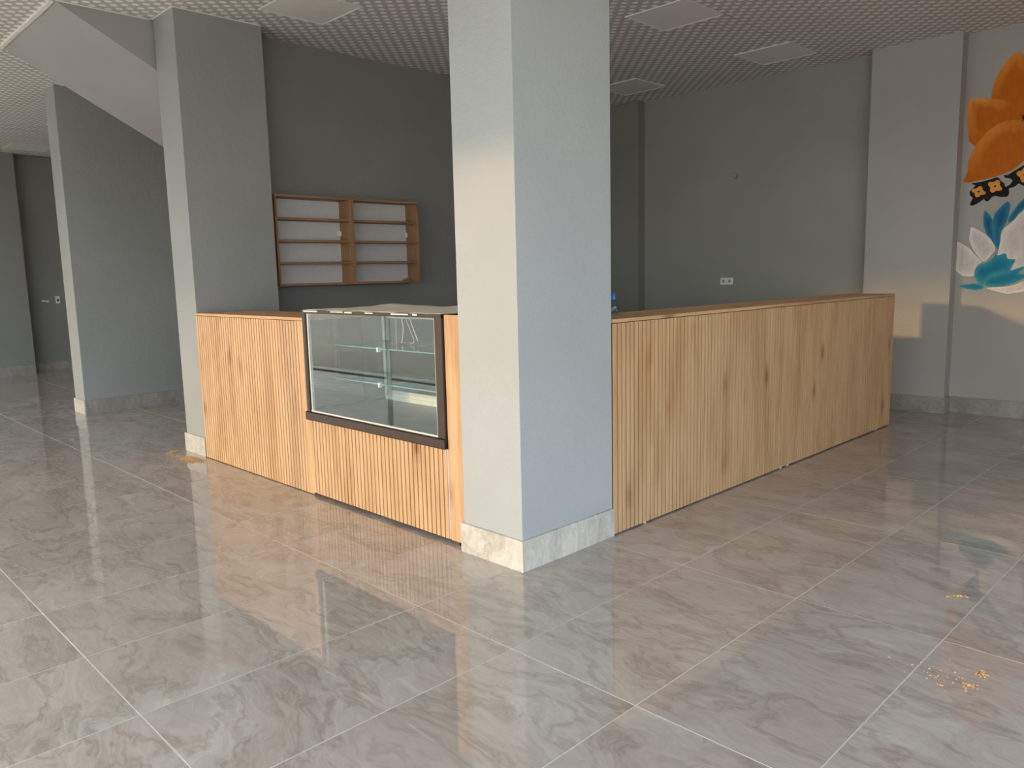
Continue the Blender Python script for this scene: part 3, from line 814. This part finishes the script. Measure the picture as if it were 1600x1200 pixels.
MURAL = [["petal","orange",[[0.503,2.7769],[0.5766,2.8797],[0.6614,2.9462],[0.7497,2.9309],[0.8069,2.8417],[0.7784,2.7466],[0.6941,2.6991],[0.587,2.7048],[0.531,2.7337]]],
["petal","orange",[[0.5218,2.735],[0.587,2.7048],[0.6978,2.6378],[0.7747,2.5261],[0.7999,2.4016],[0.7547,2.2848],[0.6796,2.3547],[0.5999,2.4877],[0.5652,2.6157]]],
["petal","orange",[[0.2171,2.9967],[0.2224,3.0743],[0.2467,3.1533],[0.2804,3.2299],[0.3237,3.2934],[0.3678,3.3356],[0.4125,3.3589],[0.4455,3.3399],[0.4904,3.2702],[0.5329,3.1609],[0.5584,3.0349],[0.5481,2.9047],[0.5053,2.7838],[0.4526,2.8229],[0.3467,2.8864],[0.2348,2.936]]],
["petal","orange",[[0.0375,3.0104],[0.1002,3.0028],[0.2177,2.9861],[0.3244,2.9472],[0.4114,2.8966],[0.4697,2.8459],[0.505,2.789],[0.4991,2.7333],[0.4195,2.7556],[0.3461,2.73],[0.2826,2.6761],[0.2091,2.612],[0.1491,2.5449],[0.1033,2.5701],[0.0511,2.6169],[0.0484,2.6598],[0.0304,2.758],[0.0206,2.9093]]],
["petal","orange",[[0.0162,2.2455],[0.0544,2.3324],[0.0509,2.4269],[0.0861,2.5204],[0.1223,2.586],[0.168,2.6495],[0.2233,2.7057],[0.2884,2.7437],[0.3537,2.7623],[0.4192,2.7608],[0.4848,2.7426],[0.5123,2.7416],[0.5718,2.6558],[0.595,2.5705],[0.5829,2.4692],[0.5149,2.384],[0.4263,2.31],[0.3334,2.2774],[0.2382,2.255],[0.1405,2.2431],[0.0712,2.2302]]],
["flower_centre","black",[[0.4677,2.7999],[0.4915,2.7859],[0.5016,2.7998],[0.5082,2.7802],[0.528,2.7854],[0.5201,2.764],[0.5396,2.7426],[0.5166,2.7461],[0.5059,2.7271],[0.4954,2.7493],[0.4741,2.737],[0.4885,2.7586],[0.4669,2.766],[0.4849,2.7735]]],
["stem","black",[[0.0826,2.2253],[0.1727,2.2291],[0.265,2.2488],[0.3011,2.2626],[0.3247,2.2499],[0.34,2.2229],[0.3686,2.1998],[0.3797,2.1631],[0.4149,2.1801],[0.4351,2.2186],[0.4116,2.2381],[0.375,2.2459],[0.3553,2.2743],[0.3917,2.2705],[0.4437,2.3034],[0.4867,2.3288],[0.5292,2.354],[0.5638,2.36],[0.604,2.2663],[0.5919,2.1782],[0.5409,2.1531],[0.5138,2.1657],[0.4859,2.1884],[0.4521,2.1564],[0.4075,2.1504],[0.4147,2.104],[0.4028,2.0745],[0.3483,2.074],[0.3014,2.0914],[0.2741,2.0834],[0.2482,2.0463],[0.2248,2.0461],[0.2095,2.0702],[0.1733,2.0419],[0.1177,2.0128],[0.0884,2.0225],[0.101,2.0582],[0.1158,2.0864],[0.0886,2.1117],[0.0818,2.149],[0.1136,2.1827],[0.1316,2.2019]]],
["blossom","amber",[[0.2157,2.136],[0.2213,2.1252],[0.2185,2.1154],[0.2082,2.11],[0.1954,2.109],[0.1848,2.1094],[0.1778,2.1068],[0.1717,2.1003],[0.163,2.0928],[0.1511,2.0894],[0.1393,2.0933],[0.1314,2.1033],[0.1284,2.1148],[0.1272,2.1242],[0.1232,2.1307],[0.1146,2.1371],[0.1046,2.1459],[0.0989,2.1569],[0.1018,2.1668],[0.1122,2.1722],[0.1253,2.1731],[0.136,2.1727],[0.143,2.1751],[0.1492,2.1816],[0.1579,2.189],[0.1697,2.1923],[0.1815,2.1883],[0.1893,2.1784],[0.1923,2.1669],[0.1935,2.1576],[0.1974,2.1511],[0.2058,2.1448]]],
["blossom_centre","black",[[0.1709,2.14],[0.1703,2.138],[0.1685,2.1366],[0.1667,2.136],[0.1654,2.1353],[0.1648,2.134],[0.1642,2.132],[0.1629,2.1301],[0.161,2.1295],[0.1591,2.1304],[0.1576,2.1325],[0.1568,2.1347],[0.156,2.1362],[0.1546,2.1371],[0.1527,2.1381],[0.1508,2.1397],[0.15,2.1419],[0.1506,2.144],[0.1523,2.1453],[0.1542,2.1459],[0.1554,2.1466],[0.156,2.1479],[0.1567,2.15],[0.1579,2.1518],[0.1598,2.1525],[0.1618,2.1515],[0.1632,2.1494],[0.1641,2.1472],[0.1649,2.1457],[0.1662,2.1448],[0.1682,2.1439],[0.17,2.1422]]],
["blossom","amber",[[0.3428,2.1737],[0.3512,2.162],[0.3547,2.1488],[0.3497,2.1383],[0.3379,2.1341],[0.3242,2.1355],[0.3132,2.138],[0.3052,2.1366],[0.2974,2.1306],[0.2866,2.1238],[0.2735,2.1223],[0.2619,2.1288],[0.2558,2.1415],[0.2552,2.1551],[0.2562,2.1658],[0.2536,2.174],[0.2462,2.1828],[0.2377,2.1946],[0.2342,2.208],[0.2393,2.2185],[0.2513,2.2227],[0.2652,2.2211],[0.2763,2.2186],[0.2843,2.2198],[0.2921,2.2258],[0.3029,2.2324],[0.3159,2.2338],[0.3273,2.2272],[0.3334,2.2147],[0.3339,2.2012],[0.333,2.1905],[0.3356,2.1824]]],
["blossom_centre","black",[[0.3049,2.1773],[0.3043,2.1752],[0.3027,2.1739],[0.3009,2.1733],[0.2996,2.1727],[0.299,2.1713],[0.2984,2.1693],[0.2972,2.1675],[0.2954,2.1669],[0.2934,2.1679],[0.292,2.1699],[0.2912,2.1721],[0.2904,2.1735],[0.2891,2.1744],[0.2872,2.1754],[0.2854,2.177],[0.2846,2.1792],[0.2852,2.1812],[0.2868,2.1825],[0.2886,2.1831],[0.2899,2.1838],[0.2905,2.1851],[0.2911,2.1871],[0.2923,2.1889],[0.2941,2.1896],[0.2961,2.1886],[0.2975,2.1865],[0.2983,2.1844],[0.2991,2.1829],[0.3004,2.182],[0.3023,2.1811],[0.3041,2.1794]]],
["blossom","amber",[[0.5858,2.2534],[0.5888,2.2395],[0.583,2.2284],[0.5712,2.2231],[0.5591,2.2219],[0.5507,2.2199],[0.5454,2.213],[0.5394,2.2022],[0.5298,2.193],[0.5175,2.1917],[0.5063,2.2001],[0.4996,2.2143],[0.4966,2.2282],[0.4934,2.238],[0.4862,2.2452],[0.4753,2.2537],[0.4654,2.2659],[0.4623,2.2799],[0.4683,2.2911],[0.4803,2.2964],[0.4926,2.2975],[0.5011,2.2995],[0.5065,2.3063],[0.5125,2.3171],[0.5221,2.3261],[0.5343,2.3272],[0.5454,2.3187],[0.5521,2.3045],[0.5551,2.2908],[0.5582,2.281],[0.5653,2.2739],[0.5761,2.2655]]],
["blossom_centre","black",[[0.5357,2.2586],[0.5351,2.2566],[0.5335,2.2554],[0.5318,2.2548],[0.5306,2.2541],[0.5301,2.2528],[0.5295,2.2509],[0.5283,2.2491],[0.5266,2.2485],[0.5247,2.2495],[0.5234,2.2515],[0.5226,2.2536],[0.5218,2.2551],[0.5206,2.2559],[0.5188,2.2569],[0.517,2.2585],[0.5162,2.2606],[0.5168,2.2626],[0.5184,2.2638],[0.5201,2.2644],[0.5212,2.2651],[0.5218,2.2664],[0.5224,2.2683],[0.5235,2.2701],[0.5253,2.2707],[0.5271,2.2697],[0.5285,2.2677],[0.5293,2.2656],[0.53,2.2641],[0.5313,2.2633],[0.5331,2.2623],[0.5349,2.2607]]],
["leaf","blue",[[0.2198,1.9654],[0.2644,1.9207],[0.2931,1.872],[0.2998,1.7833],[0.3189,1.6886],[0.3369,1.6148],[0.2965,1.674],[0.2461,1.7392],[0.2183,1.8193],[0.2132,1.9138]]],
["leaf","blue",[[0.4097,2.0332],[0.4341,2.0007],[0.4249,1.9402],[0.4223,1.8892],[0.3911,1.7987],[0.3658,1.7589],[0.367,1.6551],[0.3523,1.5881],[0.332,1.6202],[0.3079,1.7204],[0.2964,1.8458],[0.3017,1.9181],[0.3445,1.9769],[0.3789,2.0152]]],
["leaf","blue",[[0.5465,2.0573],[0.4964,2.0059],[0.4556,1.938],[0.4229,1.8789],[0.421,1.8329],[0.4693,1.8555],[0.5017,1.9143],[0.5522,1.9612],[0.6026,1.9975],[0.5996,2.0478]]],
["petal","white",[[-0.0052,1.6878],[0.0594,1.6475],[0.12,1.6023],[0.1614,1.5476],[0.232,1.4764],[0.1857,1.4511],[0.1645,1.3982],[0.1673,1.3447],[0.1046,1.3402],[0.055,1.3517],[-0.0075,1.407],[-0.021,1.5425]]],
["petal","white",[[0.1134,1.8203],[0.1876,1.7739],[0.2464,1.734],[0.2962,1.6792],[0.3334,1.594],[0.3037,1.5428],[0.2417,1.4709],[0.1812,1.5363],[0.1286,1.6233],[0.1005,1.699],[0.1068,1.7624]]],
["petal","white",[[0.5528,1.9511],[0.5023,1.9041],[0.4524,1.8361],[0.3831,1.7786],[0.3681,1.7173],[0.3654,1.6344],[0.3462,1.5309],[0.4136,1.5598],[0.44,1.4967],[0.5077,1.4998],[0.4599,1.3871],[0.5749,1.4209],[0.6694,1.4594],[0.7462,1.6181],[0.7169,1.8196],[0.6417,1.9245]]],
["petal","white",[[0.2689,1.2315],[0.3484,1.2386],[0.4588,1.2443],[0.5388,1.2718],[0.6078,1.3124],[0.6942,1.3368],[0.7165,1.2551],[0.6142,1.2042],[0.5078,1.1836],[0.4536,1.1752],[0.3976,1.1888],[0.3219,1.2101]]],
["leaf","teal",[[0.3424,1.5989],[0.3442,1.5675],[0.306,1.5007],[0.2517,1.4621],[0.2138,1.461],[0.173,1.4194],[0.1673,1.3447],[0.2043,1.28],[0.2484,1.2583],[0.2615,1.2795],[0.297,1.3216],[0.3601,1.3628],[0.4599,1.3871],[0.4709,1.4336],[0.508,1.4947],[0.44,1.4967],[0.4182,1.5597],[0.3417,1.5279]]],
["leaf","teal",[[0.2533,1.2561],[0.2687,1.3219],[0.3141,1.353],[0.4058,1.3725],[0.4953,1.402],[0.5707,1.4312],[0.5838,1.4207],[0.5244,1.3652],[0.6054,1.3535],[0.5773,1.3179],[0.5024,1.2773],[0.4128,1.2466],[0.3203,1.2398]]],
["leaf","teal",[[0.0357,1.2467],[0.0791,1.2649],[0.1468,1.2751],[0.2142,1.2746],[0.2538,1.2476],[0.2457,1.2209],[0.1792,1.2104],[0.1107,1.2214]]]]
mu = empty('flower_mural', (.8, WB - .01, 1.2), 'painted mural of orange, white and blue flowers at the right edge of the back wall', 'mural')
for k, (nm, tone, pts) in enumerate(MURAL):
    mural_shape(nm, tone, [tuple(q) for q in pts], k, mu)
